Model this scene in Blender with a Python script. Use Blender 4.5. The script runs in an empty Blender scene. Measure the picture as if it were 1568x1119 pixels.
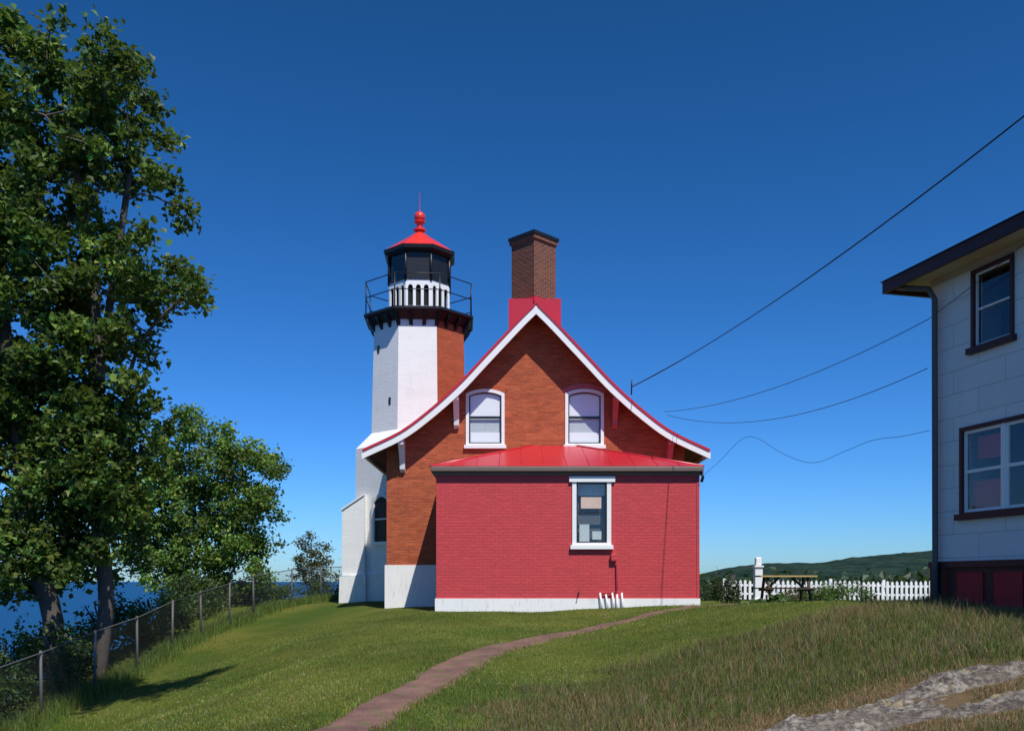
import bpy, math, random
import numpy as np
from mathutils import Vector, Matrix, noise
random.seed(7); rng=np.random.default_rng(7)
sc=bpy.context.scene
COL=sc.collection
# ------------------------------------------------------------ materials
def nt(name):
    m=bpy.data.materials.new(name); m.use_nodes=True
    t=m.node_tree; b=t.nodes['Principled BSDF']
    return m,t,b
def N(t,typ,**kw):
    n=t.nodes.new(typ)
    for k,v in kw.items(): setattr(n,k,v)
    return n
def c4(c): return (c[0],c[1],c[2],1)
def mixc(t,fac,a,b,mode='MIX'):
    m=N(t,'ShaderNodeMix',data_type='RGBA',blend_type=mode)
    for sock,val in ((m.inputs[0],fac),(m.inputs[6],a),(m.inputs[7],b)):
        if isinstance(val,(int,float)): sock.default_value=val
        elif isinstance(val,tuple): sock.default_value=c4(val)
        else: t.links.new(val,sock)
    return m.outputs[2]
def noise_tex(t,scale,detail=5,coord='Object',stretch=None,rough=.6):
    tc=N(t,'ShaderNodeTexCoord'); mp=N(t,'ShaderNodeMapping')
    t.links.new(tc.outputs[coord],mp.inputs[0])
    if stretch: mp.inputs['Scale'].default_value=stretch
    n=N(t,'ShaderNodeTexNoise'); n.inputs['Scale'].default_value=scale
    n.inputs['Detail'].default_value=detail; n.inputs['Roughness'].default_value=rough
    t.links.new(mp.outputs[0],n.inputs['Vector'])
    return n.outputs['Fac']
def ramp(t,fac,p0,p1,c0=(0,0,0),c1=(1,1,1)):
    r=N(t,'ShaderNodeValToRGB'); r.color_ramp.elements[0].position=p0; r.color_ramp.elements[1].position=p1
    r.color_ramp.elements[0].color=c4(c0); r.color_ramp.elements[1].color=c4(c1)
    t.links.new(fac,r.inputs[0]); return r.outputs[0]
def bump(t,b,h,strength=.3,dist=.02):
    bm=N(t,'ShaderNodeBump'); bm.inputs['Strength'].default_value=strength; bm.inputs['Distance'].default_value=dist
    t.links.new(h,bm.inputs['Height']); t.links.new(bm.outputs[0],b.inputs['Normal'])
def paint(name,c,rough=.55,var=.15,dirt=.12,scale=3,bs=.15,metal=0,spec=.4):
    m,t,b=nt(name)
    n1=noise_tex(t,scale,6); n2=noise_tex(t,scale*7,4,stretch=(1,1,.25))
    col=mixc(t,n1,tuple(x*(1-var) for x in c),tuple(min(1,x*(1+var)) for x in c))
    d=ramp(t,n2,.55,.8)
    mm=N(t,'ShaderNodeMath',operation='MULTIPLY'); mm.inputs[1].default_value=dirt; t.links.new(d,mm.inputs[0])
    col=mixc(t,mm.outputs[0],col,(.12,.1,.08))
    t.links.new(col,b.inputs['Base Color']); b.inputs['Roughness'].default_value=rough
    b.inputs['Metallic'].default_value=metal; b.inputs['Specular IOR Level'].default_value=spec
    bump(t,b,n2,bs,.01)
    return m
def brick(name,c1,c2,mortar,rough=.85,bw=.22,rh=.075,ms=.009,bs=.5,blotch=(.1,.04,.03),bamt=.25,spec=.2,lo=.42,hi=.72,streak=0):
    m,t,b=nt(name)
    tc=N(t,'ShaderNodeTexCoord'); br=N(t,'ShaderNodeTexBrick')
    t.links.new(tc.outputs['UV'],br.inputs['Vector'])
    br.inputs['Scale'].default_value=1; br.inputs['Brick Width'].default_value=bw; br.inputs['Row Height'].default_value=rh
    br.inputs['Mortar Size'].default_value=ms; br.inputs['Mortar Smooth'].default_value=.3
    br.inputs['Color1'].default_value=c4(c1); br.inputs['Color2'].default_value=c4(c2); br.inputs['Mortar'].default_value=c4(mortar)
    n1=noise_tex(t,1.3,7,'UV',(.6,2.2,1)); n2=noise_tex(t,9,4,'UV',(.4,1.6,1))
    f=ramp(t,n1,lo,hi); mm=N(t,'ShaderNodeMath',operation='MULTIPLY'); mm.inputs[1].default_value=bamt; t.links.new(f,mm.inputs[0])
    col=mixc(t,mm.outputs[0],br.outputs['Color'],blotch)
    f2=ramp(t,n2,.5,.75); m2=N(t,'ShaderNodeMath',operation='MULTIPLY'); m2.inputs[1].default_value=bamt*.9; t.links.new(f2,m2.inputs[0])
    col=mixc(t,m2.outputs[0],col,tuple(min(1,x*1.5) for x in c1))
    if streak:
        n3=noise_tex(t,3.0,5,'UV',(1.6,.22,1)); f3=ramp(t,n3,.52,.75); m3=N(t,'ShaderNodeMath',operation='MULTIPLY'); m3.inputs[1].default_value=streak; t.links.new(f3,m3.inputs[0])
        col=mixc(t,m3.outputs[0],col,blotch)
    t.links.new(col,b.inputs['Base Color']); b.inputs['Roughness'].default_value=rough
    b.inputs['Specular IOR Level'].default_value=spec
    inv=N(t,'ShaderNodeMath',operation='SUBTRACT'); inv.inputs[0].default_value=1; t.links.new(br.outputs['Fac'],inv.inputs[1])
    ad=N(t,'ShaderNodeMath',operation='ADD'); t.links.new(inv.outputs[0],ad.inputs[0]); t.links.new(n2,ad.inputs[1])
    bump(t,b,ad.outputs[0],bs,.012)
    return m
def glassm(name,kf=.4,base=.03):
    m,t,b=nt(name)
    g=N(t,'ShaderNodeBsdfGlossy'); g.inputs['Roughness'].default_value=.02; g.inputs['Color'].default_value=(.85,.88,.9,1)
    tr=N(t,'ShaderNodeBsdfTransparent'); tr.inputs['Color'].default_value=(.99,.995,1,1)
    lw=N(t,'ShaderNodeLayerWeight'); lw.inputs['Blend'].default_value=.5
    p=N(t,'ShaderNodeMath',operation='POWER'); t.links.new(lw.outputs['Facing'],p.inputs[0]); p.inputs[1].default_value=3
    q=N(t,'ShaderNodeMath',operation='MULTIPLY_ADD'); t.links.new(p.outputs[0],q.inputs[0]); q.inputs[1].default_value=kf; q.inputs[2].default_value=base
    mx=N(t,'ShaderNodeMixShader'); t.links.new(q.outputs[0],mx.inputs[0]); t.links.new(tr.outputs[0],mx.inputs[1]); t.links.new(g.outputs[0],mx.inputs[2])
    t.links.new(mx.outputs[0],t.nodes['Material Output'].inputs[0])
    return m
def leafm(name,attr='lc',trans=.35,rough=.5):
    m,t,b=nt(name)
    a=N(t,'ShaderNodeAttribute',attribute_name=attr)
    t.links.new(a.outputs['Color'],b.inputs['Base Color']); b.inputs['Roughness'].default_value=rough
    b.inputs['Specular IOR Level'].default_value=.35
    tl=N(t,'ShaderNodeBsdfTranslucent')
    t.links.new(mixc(t,.45,a.outputs['Color'],(.16,.24,.02)),tl.inputs[0])
    mx=N(t,'ShaderNodeMixShader'); mx.inputs[0].default_value=trans
    t.links.new(b.outputs[0],mx.inputs[1]); t.links.new(tl.outputs[0],mx.inputs[2])
    t.links.new(mx.outputs[0],t.nodes['Material Output'].inputs[0])
    return m

M_brick=brick('orange_brick',(.50,.112,.042),(.35,.072,.028),(.36,.15,.09),bamt=.55,blotch=(.20,.045,.024),streak=.2)
M_brickT=brick('tower_brick',(.47,.095,.038),(.37,.07,.028),(.32,.11,.06),bamt=.3)
M_chim=brick('chimney_brick',(.19,.055,.03),(.11,.035,.022),(.30,.2,.15),bamt=.3)
M_red=brick('red_painted_brick',(.56,.062,.070),(.52,.056,.063),(.45,.045,.050),rough=.6,bamt=.38,blotch=(.40,.055,.055),bs=.55,ms=.007,rh=.08,spec=.3,streak=.4)
M_white=brick('white_painted_brick',(.86,.86,.83),(.84,.84,.82),(.78,.78,.76),rough=.6,bamt=.15,blotch=(.5,.48,.44),bs=.3,streak=.12)
M_whitebase=paint('whitewashed_stone',(.80,.79,.76),.7,.08,.35,2,.6)
M_trim=paint('white_trim',(.82,.82,.80),.45,.04,.06,4,.05)
M_roof=paint('red_metal_roof',(.50,.018,.028),.33,.12,.03,1.2,.05,spec=.6)
M_roofb=paint('bright_red_metal',(.72,.035,.025),.35,.06,.02,2,.05,spec=.5)
M_soff=paint('brown_soffit',(.16,.05,.04),.7)
M_pink=paint('faded_red_bracket',(.50,.11,.11),.6)
M_black=paint('black_iron',(.012,.013,.015),.4,.2,.05,4,.1)
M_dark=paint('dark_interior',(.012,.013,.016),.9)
M_sash=paint('dark_sash',(.02,.022,.025),.5)
M_shade=paint('window_shade',(.86,.88,.86),.8,.04,.02)
M_shade2=paint('lace_curtain',(.50,.56,.54),.9,.15,.1,8)
M_fasc=paint('grey_brown_fascia',(.16,.12,.10),.5,.15)
M_maroon=paint('maroon_paint',(.045,.011,.011),.5,.2)
M_beige=paint('beige_soffit',(.50,.44,.33),.7)
M_side=brick('white_siding_shingles',(.74,.74,.73),(.70,.70,.70),(.40,.40,.40),rough=.6,bw=1.22,rh=.42,ms=.006,bs=.5,bamt=.12,blotch=(.5,.5,.48),streak=.12)
M_glass=glassm('window_glass')
M_grey=paint('galvanised_steel',(.10,.10,.10),.6,.15,.1,5,.1,.2)
M_pipe=paint('dark_grey_downspout',(.09,.095,.10),.5)
M_wire=paint('black_cable',(.02,.02,.02),.6)
M_bark=paint('bark',(.085,.07,.06),.9,.5,.4,6,1)
M_bark2=paint('pale_bark',(.28,.25,.21),.85,.4,.4,6,.8)
M_wood=paint('weathered_wood',(.07,.05,.035),.8,.3,.2)
M_woodt=paint('yellow_table_top',(.45,.32,.12),.7,.2,.2)
M_flatred=paint('flat_red',(.45,.03,.03),.8)  # plain red: foundation panels and the stand-in reflection in the lower window
M_orange=paint('orange_paper',(.75,.52,.38),.8)
M_leaf=leafm('leaf',trans=.4); M_blade=leafm('grass_blade',trans=.3,rough=.6)
# ------------------------------------------------------------ geometry helpers
def empty(name,loc=(0,0,0)):
    o=bpy.data.objects.new(name,None); COL.objects.link(o); o.location=loc; o.empty_display_size=.3; return o
def boxuv(me):
    uv=me.uv_layers.new(name='UVMap'); 
    for p in me.polygons:
        n=p.normal
        if abs(n.z)>.75:
            for li in p.loop_indices:
                co=me.vertices[me.loops[li].vertex_index].co; uv.data[li].uv=(co.x,co.y)
        else:
            t=Vector((-n.y,n.x,0)).normalized()
            for li in p.loop_indices:
                co=me.vertices[me.loops[li].vertex_index].co; uv.data[li].uv=(co.dot(t),co.z)
def obj(name,verts,faces,mats,parent=None,midx=None,smooth=False,uv=True):
    me=bpy.data.meshes.new(name); me.from_pydata([tuple(v) for v in verts],[],faces); me.update()
    if not isinstance(mats,(list,tuple)): mats=[mats]
    for m in mats: me.materials.append(m)
    if midx: me.polygons.foreach_set('material_index',midx)
    if smooth: me.polygons.foreach_set('use_smooth',[True]*len(me.polygons))
    if uv: boxuv(me)
    o=bpy.data.objects.new(name,me); COL.objects.link(o)
    if parent: o.parent=parent
    return o
BF=[(0,3,2,1),(4,5,6,7),(0,1,5,4),(1,2,6,5),(2,3,7,6),(3,0,4,7)]
def boxv(x0,x1,y0,y1,z0,z1): return [(x0,y0,z0),(x1,y0,z0),(x1,y1,z0),(x0,y1,z0),(x0,y0,z1),(x1,y0,z1),(x1,y1,z1),(x0,y1,z1)]
def box(name,x0,x1,y0,y1,z0,z1,mat,parent=None,bev=0):
    o=obj(name,boxv(x0,x1,y0,y1,z0,z1),BF,mat,parent)
    if bev:
        b=o.modifiers.new('b','BEVEL'); b.width=bev; b.segments=2
    return o
def boxf(name,org,xd,u0,u1,d0,d1,z0,z1,mat,parent=None):
    """box in a wall frame: u along wall, d outward from the wall plane"""
    n=Vector((xd[1],-xd[0],0)); X=Vector((xd[0],xd[1],0)); O=Vector((org[0],org[1],0))
    vs=[]
    for z in (z0,z1):
        for (u,d) in ((u0,d1),(u1,d1),(u1,d0),(u0,d0)):
            p=O+X*u+n*d; vs.append((p.x,p.y,z))
    return obj(name,vs,BF,mat,parent)
def panel(name,loops,thick,org,xd,mat,parent=None,off=0):
    """2D outline (with holes) in wall frame, front face at off outward"""
    cu=bpy.data.curves.new('t','CURVE'); cu.dimensions='2D'; cu.fill_mode='BOTH'; cu.extrude=thick/2
    for lp in loops:
        s=cu.splines.new('POLY'); s.points.add(len(lp)-1)
        for i,(a,b) in enumerate(lp): s.points[i].co=(a,b,0,1)
        s.use_cyclic_u=True
    o=bpy.data.objects.new('t',cu); COL.objects.link(o)
    dg=bpy.context.evaluated_depsgraph_get(); me=bpy.data.meshes.new_from_object(o.evaluated_get(dg))
    bpy.data.objects.remove(o)
    X=Vector((xd[0],xd[1],0)); n=Vector((xd[1],-xd[0],0)); O=Vector((org[0],org[1],0))
    vs=[O+X*v.co.x+Vector((0,0,v.co.y))+n*(v.co.z-thick/2+off) for v in me.vertices]
    fs=[tuple(p.vertices) for p in me.polygons]
    bpy.data.meshes.remove(me)
    return obj(name,vs,fs,mat,parent)
def tube(name,pts,r,mat,parent=None,sides=8,rs=None,closed=False):
    V=[];F=[];pts=[Vector(p) for p in pts];n=len(pts)
    for i,p in enumerate(pts):
        if closed: d=(pts[(i+1)%n]-pts[i-1]).normalized()
        else: d=(pts[min(i+1,n-1)]-pts[max(i-1,0)]).normalized()
        a=d.cross(Vector((0,0,1)) if abs(d.z)<.9 else Vector((1,0,0))).normalized(); b=d.cross(a)
        rr=rs[i] if rs else r
        for k in range(sides):
            t=2*math.pi*k/sides; V.append(p+a*math.cos(t)*rr+b*math.sin(t)*rr)
    m=n if closed else n-1
    for i in range(m):
        j=(i+1)%n
        for k in range(sides):
            F.append((i*sides+k,i*sides+(k+1)%sides,j*sides+(k+1)%sides,j*sides+k))
    if not closed:
        F.append(tuple(range(sides))[::-1]); F.append(tuple((n-1)*sides+k for k in range(sides)))
    return obj(name,V,F,mat,parent,smooth=True,uv=False)
def lathe(name,c,prof,mat,parent=None,sides=8,ang0=0,smooth=False,cap=True,facemat=None):
    """prof list of (r,z); regular polygon sections"""
    V=[];F=[];MI=[]
    for (r,z) in prof:
        for k in range(sides):
            a=ang0-2*math.pi*k/sides
            V.append((c[0]+r*math.cos(a),c[1]+r*math.sin(a),z))
    for i in range(len(prof)-1):
        for k in range(sides):
            k2=(k+1)%sides
            F.append((i*sides+k2,i*sides+k,(i+1)*sides+k,(i+1)*sides+k2)); MI.append(facemat(k) if facemat else 0)
    if cap:
        F.append(tuple(range(sides))); MI.append(0)
        F.append(tuple((len(prof)-1)*sides+k for k in range(sides))[::-1]); MI.append(0)
    return obj(name,V,F,mat,parent,MI,smooth)
# ------------------------------------------------------------ terrain
def S(t):
    t=np.clip(t,0,1); return t*t*(3-2*t)
def H(x,y):
    x=np.asarray(x,float); y=np.asarray(y,float)
    z=np.interp(y,[-50,10,24,40,60,120,4000],[-1.6,-1.6,-.78,-.86,-1.6,-4,-6])
    z=z+.2*S((y-24)/7)*S((-1-x)/3)*(1-S((y-38)/10))
    z=z+np.interp(y,[0,10,17,26],[.5,.8,.82,0])*S((x-.5)/6)
    z=z-np.interp(y,[0,10,17,24,30,34],[1.6,1.6,1.4,.85,.3,.1])*S((-2-x)/6.5)
    xe=-9.8-1.5*S((y-26)/8)+np.maximum(0,y-70)*.08
    z=z-11*S((xe-x)/10)
    fall=np.exp(-np.maximum(0,y-60)/40)
    z=z+.018*fall*(np.sin(x*1.3+y*.7)+np.sin(x*.6-y*1.1+1)+.6*np.sin(x*2.9+1.7*y))
    return z
def h1(x,y): return float(H(x,y))
def wild_mask(x,y):
    c=np.interp(y,[3,6,9.8,12.5,14,15,17,19.5,21],[-3.5,-2.3,-.6,.5,2.2,4.7,8,15,60])
    return np.clip((x-c+.35*np.sin(x*2.3+y*3.1)+.25*np.sin(y*5.3-x*1.7))/.7+.5,0,1)
xs=np.concatenate([-np.geomspace(60,3000,22)[::-1]-0.0,np.arange(-45,-14,1.0),np.arange(-14,22,.25),np.arange(22,60,2.0),np.geomspace(62,4000,22)])
ys=np.concatenate([np.arange(-30,2,2.0),np.arange(2,40,.25),np.arange(40,80,2.0),np.geomspace(82,5000,26)])
X,Y=np.meshgrid(xs,ys); Z=H(X,Y)
nx,ny=len(xs),len(ys)
idx=np.arange(nx*ny).reshape(ny,nx)
faces=np.stack([idx[:-1,:-1],idx[:-1,1:],idx[1:,1:],idx[1:,:-1]],-1).reshape(-1,4)
def fastmesh(name,V,Fc,mat,parent=None,col=None,attr='lc',smooth=False):
    k=Fc.shape[1]; me=bpy.data.meshes.new(name)
    me.vertices.add(len(V)); me.vertices.foreach_set('co',np.asarray(V,np.float32).ravel())
    me.loops.add(Fc.size); me.loops.foreach_set('vertex_index',Fc.astype(np.int32).ravel())
    me.polygons.add(len(Fc)); me.polygons.foreach_set('loop_start',np.arange(0,Fc.size,k,dtype=np.int32))
    me.polygons.foreach_set('loop_total',np.full(len(Fc),k,np.int32))
    me.polygons.foreach_set('use_smooth',np.full(len(Fc),smooth))
    me.update(); me.validate()
    if col is not None:
        a=me.color_attributes.new(attr,'FLOAT_COLOR','POINT'); a.data.foreach_set('color',np.c_[col,np.ones(len(col))].astype(np.float32).ravel())
    me.materials.append(mat); o=bpy.data.objects.new(name,me); COL.objects.link(o)
    if parent: o.parent=parent
    return o
m,t,b=nt('grass_ground')
a=N(t,'ShaderNodeAttribute',attribute_name='lc')
sep=N(t,'ShaderNodeSeparateColor'); t.links.new(a.outputs['Color'],sep.inputs[0])
n1=noise_tex(t,.45,6); n2=noise_tex(t,9,6,rough=.75); n3=noise_tex(t,45,3); n4=noise_tex(t,1.7,5)
g=mixc(t,ramp(t,n1,.38,.66),(.075,.12,.015),(.19,.19,.035))
g=mixc(t,ramp(t,n2,.3,.75),mixc(t,.45,g,(.03,.055,.008)),g)
g=mixc(t,ramp(t,n3,.3,.7),mixc(t,.35,g,(.03,.04,.01)),g)
w=mixc(t,ramp(t,n4,.35,.65),(.07,.085,.022),(.22,.14,.07))
w=mixc(t,ramp(t,n2,.3,.7),(.05,.055,.02),w)
g=mixc(t,sep.outputs[0],g,w)
g=mixc(t,sep.outputs[1],g,(.035,.05,.015))
g=mixc(t,sep.outputs[2],g,mixc(t,n2,(.12,.075,.04),(.24,.16,.085)))
t.links.new(g,b.inputs['Base Color']); b.inputs['Roughness'].default_value=.95; b.inputs['Specular IOR Level'].default_value=.1
ad=N(t,'ShaderNodeMath',operation='ADD'); t.links.new(n2,ad.inputs[0]); t.links.new(n3,ad.inputs[1])
bump(t,b,ad.outputs[0],.7,.04)
ROCKS=[(3.05,8.35,1.45,.62,.10,.25),(4.5,9.2,.95,.42,.10,.4),(4.3,8.0,.6,.3,.06,.1)]
nr_=np.full(X.shape,9.)
for r in ROCKS: nr_=np.minimum(nr_,np.hypot((X-r[0])/r[2],(Y-r[1])/(r[3]*1.3)))
wm=wild_mask(X,Y).ravel(); far=S((Y-70)/60).ravel()+S((-10-X)/3).ravel()
fastmesh('ground',np.c_[X.ravel(),Y.ravel(),Z.ravel()],faces,m,col=np.c_[wm,np.clip(far,0,1),S((1.9-nr_)/.9).ravel()*.8],smooth=True)
# lake
m,t,b=nt('lake_water')
b.inputs['Roughness'].default_value=.45; b.inputs['Specular IOR Level'].default_value=.08
n=noise_tex(t,.25,8,stretch=(1,.4,1)); bump(t,b,n,.6,.5)
t.links.new(mixc(t,n,(.004,.045,.13),(.008,.075,.19)),b.inputs['Base Color'])
obj('lake_water',[(-9000,-200,-7),(9000,-200,-7),(9000,14000,-7),(-9000,14000,-7)],[(0,1,2,3)],m)
# hills
m,t,b=nt('forested_hill'); n=noise_tex(t,.03,8,rough=.75)
t.links.new(mixc(t,ramp(t,n,.38,.62),(.014,.036,.030),(.042,.072,.055)),b.inputs['Base Color']); b.inputs['Roughness'].default_value=1; b.inputs['Specular IOR Level'].default_value=0; bump(t,b,n,1,12)  # aerial haze painted in: blue tint mixed into the forest green
hx=np.linspace(200,2600,400); hp=np.interp(hx,[200,330,372,435,510,532,560,600,738,900,1100,1500,2600],[-6,12,23,31,32,31,37,42,54,62,70,75,80])
V=[];rows=[(1200,-10,0),(1300,0,.35),(1450,0,.8),(1600,0,1),(1900,0,.6),(2300,0,.0)]
for (yy,_,f) in rows:
    for i,xx in enumerate(hx):
        V.append((xx,yy+30*math.sin(xx*.01),-8+(hp[i]+8)*f+ (1.8*noise.noise((xx*.05,yy*.03,0))+1.1*noise.noise((xx*.2,yy*.1,3)))*(f>0)))
F=[];n_=len(hx)
for r in range(len(rows)-1):
    for i in range(n_-1): F.append((r*n_+i,r*n_+i+1,(r+1)*n_+i+1,(r+1)*n_+i))
obj('hills',V,F,m,smooth=True,uv=False)
# path
pp=[(-4.2,5.5),(-2.6,7.8),(-1.78,9.84),(-1.5,11.46),(-1.14,12.9),(-.86,14.4),(-.4,16.1),(.3,17.4),(1.5,18.9),(2.6,20.4),(4.2,22.2),(5.6,23.9),(7.2,25.6)]
def dense(pts,n=14):
    out=[]
    P=[np.array(p,float) for p in pts]; P=[2*P[0]-P[1]]+P+[2*P[-1]-P[-2]]
    for i in range(1,len(P)-2):
        for k in range(n):
            t=k/n; out.append(.5*((2*P[i])+(-P[i-1]+P[i+1])*t+(2*P[i-1]-5*P[i]+4*P[i+1]-P[i+2])*t*t+(-P[i-1]+3*P[i]-3*P[i+1]+P[i+2])*t**3))
    out.append(P[-2]); return out
D=dense(pp); V=[];F=[];K=9
for i,p in enumerate(D):
    d=D[min(i+1,len(D)-1)]-D[max(i-1,0)]; d/=np.linalg.norm(d); nn=np.array([-d[1],d[0]])
    wd=.37 if i<14*7 else .37-.14*min(1,(i-98)/30)
    for k in range(K):
        e=k/(K-1)*2-1
        s=e*wd*(1+.25*noise.noise((i*.3,5*(e>0),0))+.2*noise.noise((i*.9,5*(e>0),2)))
        q=p+nn*s; V.append((q[0],q[1],h1(*q)+.026-(.035 if k in(0,K-1) else 0)+.008*noise.noise((q[0]*4,q[1]*4,0))))
for i in range(len(D)-1):
    for k in range(K-1): F.append((i*K+k,(i+1)*K+k,(i+1)*K+k+1,i*K+k+1))
m,t,b=nt('red_gravel_path'); n1=noise_tex(t,2,6); n2=noise_tex(t,40,4)
c=mixc(t,ramp(t,n1,.35,.65),(.14,.065,.05),(.27,.14,.10)); c=mixc(t,ramp(t,n2,.4,.6),mixc(t,.5,c,(.07,.05,.04)),c)
n5=noise_tex(t,5,5); c=mixc(t,ramp(t,n5,.56,.66),c,(.10,.12,.03))
t.links.new(c,b.inputs['Base Color']); b.inputs['Roughness'].default_value=.95; bump(t,b,n2,.6,.02)
obj('footpath',V,F,m,smooth=True,uv=False)
# rock outcrop
m,t,b=nt('lichen_rock'); n1=noise_tex(t,2.2,8); n2=noise_tex(t,14,8,rough=.7); n3=noise_tex(t,5,6)
c=mixc(t,ramp(t,n1,.4,.62),(.18,.14,.105),(.40,.36,.285)); c=mixc(t,ramp(t,n2,.42,.6),(.08,.065,.055),c); c=mixc(t,ramp(t,n3,.58,.66),c,(.36,.27,.12))
t.links.new(c,b.inputs['Base Color']); b.inputs['Roughness'].default_value=.9; bump(t,b,n2,1,.05)
def rock(name,cx,cy,rx,ry,hh,rot,seed):
    V=[];F=[];A=96;Rn=30;ca,sa=math.cos(rot),math.sin(rot)
    V.append((cx,cy,h1(cx,cy)+hh))
    for r in range(1,Rn+1):
        for k in range(A):
            th=2*math.pi*k/A; f=r/Rn; rr=f*(1+.35*noise.noise((math.cos(th)*1.6+seed,math.sin(th)*1.6,0))+.15*noise.noise((math.cos(th)*6+seed,math.sin(th)*6,0)))
            lx,ly=rx*rr*math.cos(th),ry*rr*math.sin(th); x=cx+lx*ca-ly*sa; y=cy+lx*sa+ly*ca
            q=Vector((x*2.2,y*2.2,seed)); rg=abs(noise.noise(q))*.11+abs(noise.noise(q*3))*.06+noise.noise(q*8)*.02
            st=math.floor((x*.6+y*1.1+noise.noise(q*.5)*.8)*2.2)%2*.04
            V.append((x,y,h1(x,y)+hh*(1-f**2.5)-.06+(rg+st)*(1-f**4)))
    for k in range(A): F.append((0,1+k,1+(k+1)%A))
    for r in range(Rn-1):
        for k in range(A): F.append((1+r*A+k,1+(r+1)*A+k,1+(r+1)*A+(k+1)%A,1+r*A+(k+1)%A))
    obj(name,V,F,m,smooth=True,uv=False)
for i,r in enumerate(ROCKS): rock('rock_outcrop',*r[:5],r[5],i*7.3)
# ------------------------------------------------------------ windows
def arch_loop(x0,x1,z0,z1,rise):
    if rise<=0: return [(x0,z0),(x1,z0),(x1,z1),(x0,z1)]
    pts=[(x0,z0),(x1,z0)]; 
    for i in range(9):
        t=i/8; pts.append((x1+(x0-x1)*t,z1-rise+rise*max(0,math.sin(math.pi*t))**.8))
    return pts
def window(par,nm,org,xd,cx,w,z0,z1,rise=0,trimw=.09,trim=None,shade=.55,sill=True,sashm=None,double=False,low=None,mid=.5,sw=.035):
    trim=trim or M_trim; sashm=sashm or M_sash
    x0,x1=cx-w/2,cx+w/2
    i0,i1,j0,j1=x0+trimw,x1-trimw,z0+trimw,z1-trimw
    panel(nm+'_frame',[arch_loop(x0,x1,z0,z1,rise),arch_loop(i0,i1,j0,j1,rise*.85)],.16,org,xd,trim,par,off=.035)
    s=sw
    xm=[(i0,i1)] if not double else [(i0,(i0+i1)/2-.03),((i0+i1)/2+.03,i1)]
    if double: boxf(nm+'_mullion',org,xd,(i0+i1)/2-.04,(i0+i1)/2+.04,-.1,.01,j0,j1,sashm,par)
    zm=j0+(j1-j0)*mid
    for q,(a,c) in enumerate(xm):
        panel(nm+'_sash_%d'%q,[arch_loop(a,c,j0,j1,rise*.8 if not double else 0),
              [(a+s,j0+s),(c-s,j0+s),(c-s,zm-s/2),(a+s,zm-s/2)],arch_loop(a+s,c-s,zm+s/2,j1-s,rise*.7 if not double else 0)],.04,org,xd,sashm,par,off=-.015)
        boxf(nm+'_glass_%d'%q,org,xd,a+s*.5,c-s*.5,-.043,-.038,j0+s*.5,j1-s*.5-rise*.4,M_glass,par)
    zs=j1-(j1-j0)*shade
    if shade>0: boxf(nm+'_shade',org,xd,i0+.01,i1-.01,-.075,-.062,zs,j1,M_shade,par)
    if low: boxf(nm+'_lower_curtain',org,xd,i0+.03,i1-.03,-.105,-.09,j0,j0+(j1-j0)*low[0],low[1],par)
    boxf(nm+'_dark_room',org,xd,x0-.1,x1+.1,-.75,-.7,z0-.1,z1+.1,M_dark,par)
    if sill: boxf(nm+'_sill',org,xd,x0-.05,x1+.05,-.05,.10,z0-.06,z0+.045,trim,par)
def rect(x0,x1,z0,z1): return [(x0,z0),(x1,z0),(x1,z1),(x0,z1)]
# ------------------------------------------------------------ lighthouse keeper's house
H0=empty('lighthouse_keepers_house')
YW=27.0; XC=.697
prof_pts=[(0,8.06),(.565,7.50),(1.507,6.50),(2.28,5.68),(3.13,4.92),(3.95,4.32),(5.03,3.80)]
PR=dense(prof_pts,5)
def prz(dx): return float(np.interp(abs(dx),[p[0] for p in PR],[p[1] for p in PR]))
hw=4.4
gl=[(XC-hw,-1.3),(XC+hw,-1.3)]
for i in range(0,25):
    dx=hw-2*hw*i/24; gl.append((XC+dx,prz(dx)-.14))
wins=[(-.79,'left'),(2.14,'right')]
def shr(x0,x1,z0,z1,rise,e=.012): return arch_loop(x0+e,x1-e,z0+e,z1-e,rise)
holes=[shr(c-.57,c+.57,3.97,5.67,.13) for c,_ in wins]
panel('gable_wall',[gl]+holes,.3,(0,YW),(1,0),M_brick,H0)
for k,(c,nm) in enumerate(wins):
    window(H0,'upper_window_'+nm,(0,YW),(1,0),c,1.14,3.97,5.67,rise=.13,shade=.46,low=(.5,M_shade2))
    boxf('upper_window_blind_'+nm,(0,YW),(1,0),c-.44,c+.44,-.082,-.068,4.08,4.40,M_shade,H0)
    al=arch_loop(c-.66,c+.66,5.35,5.83,.17)[2:]; il=arch_loop(c-.572,c+.572,5.35,5.674,.13)[2:]
    panel('arch_lintel_'+nm,[al+il[::-1]],.05,(0,YW),(1,0),M_pink if k else M_brickT,H0,off=.02)
obj('side_walls',boxv(XC-hw,XC+hw,YW+.305,36,-1.5,3.95),[BF[3],BF[4],BF[5]],M_brick,H0)
panel('rear_gable_wall',[[(XC-hw,3.9),(XC+hw,3.9)]+gl[2:]],.2,(0,36.2),(1,0),M_brick,H0)
boxf('white_foundation',(0,YW),(1,0),XC-hw-.05,-1.9,-.5,.055,-1.4,.48,M_whitebase,H0)
box('side_foundation',XC-hw-.048,XC-hw+.3,YW+.5,36,-1.4,.475,M_whitebase,H0)
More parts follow.
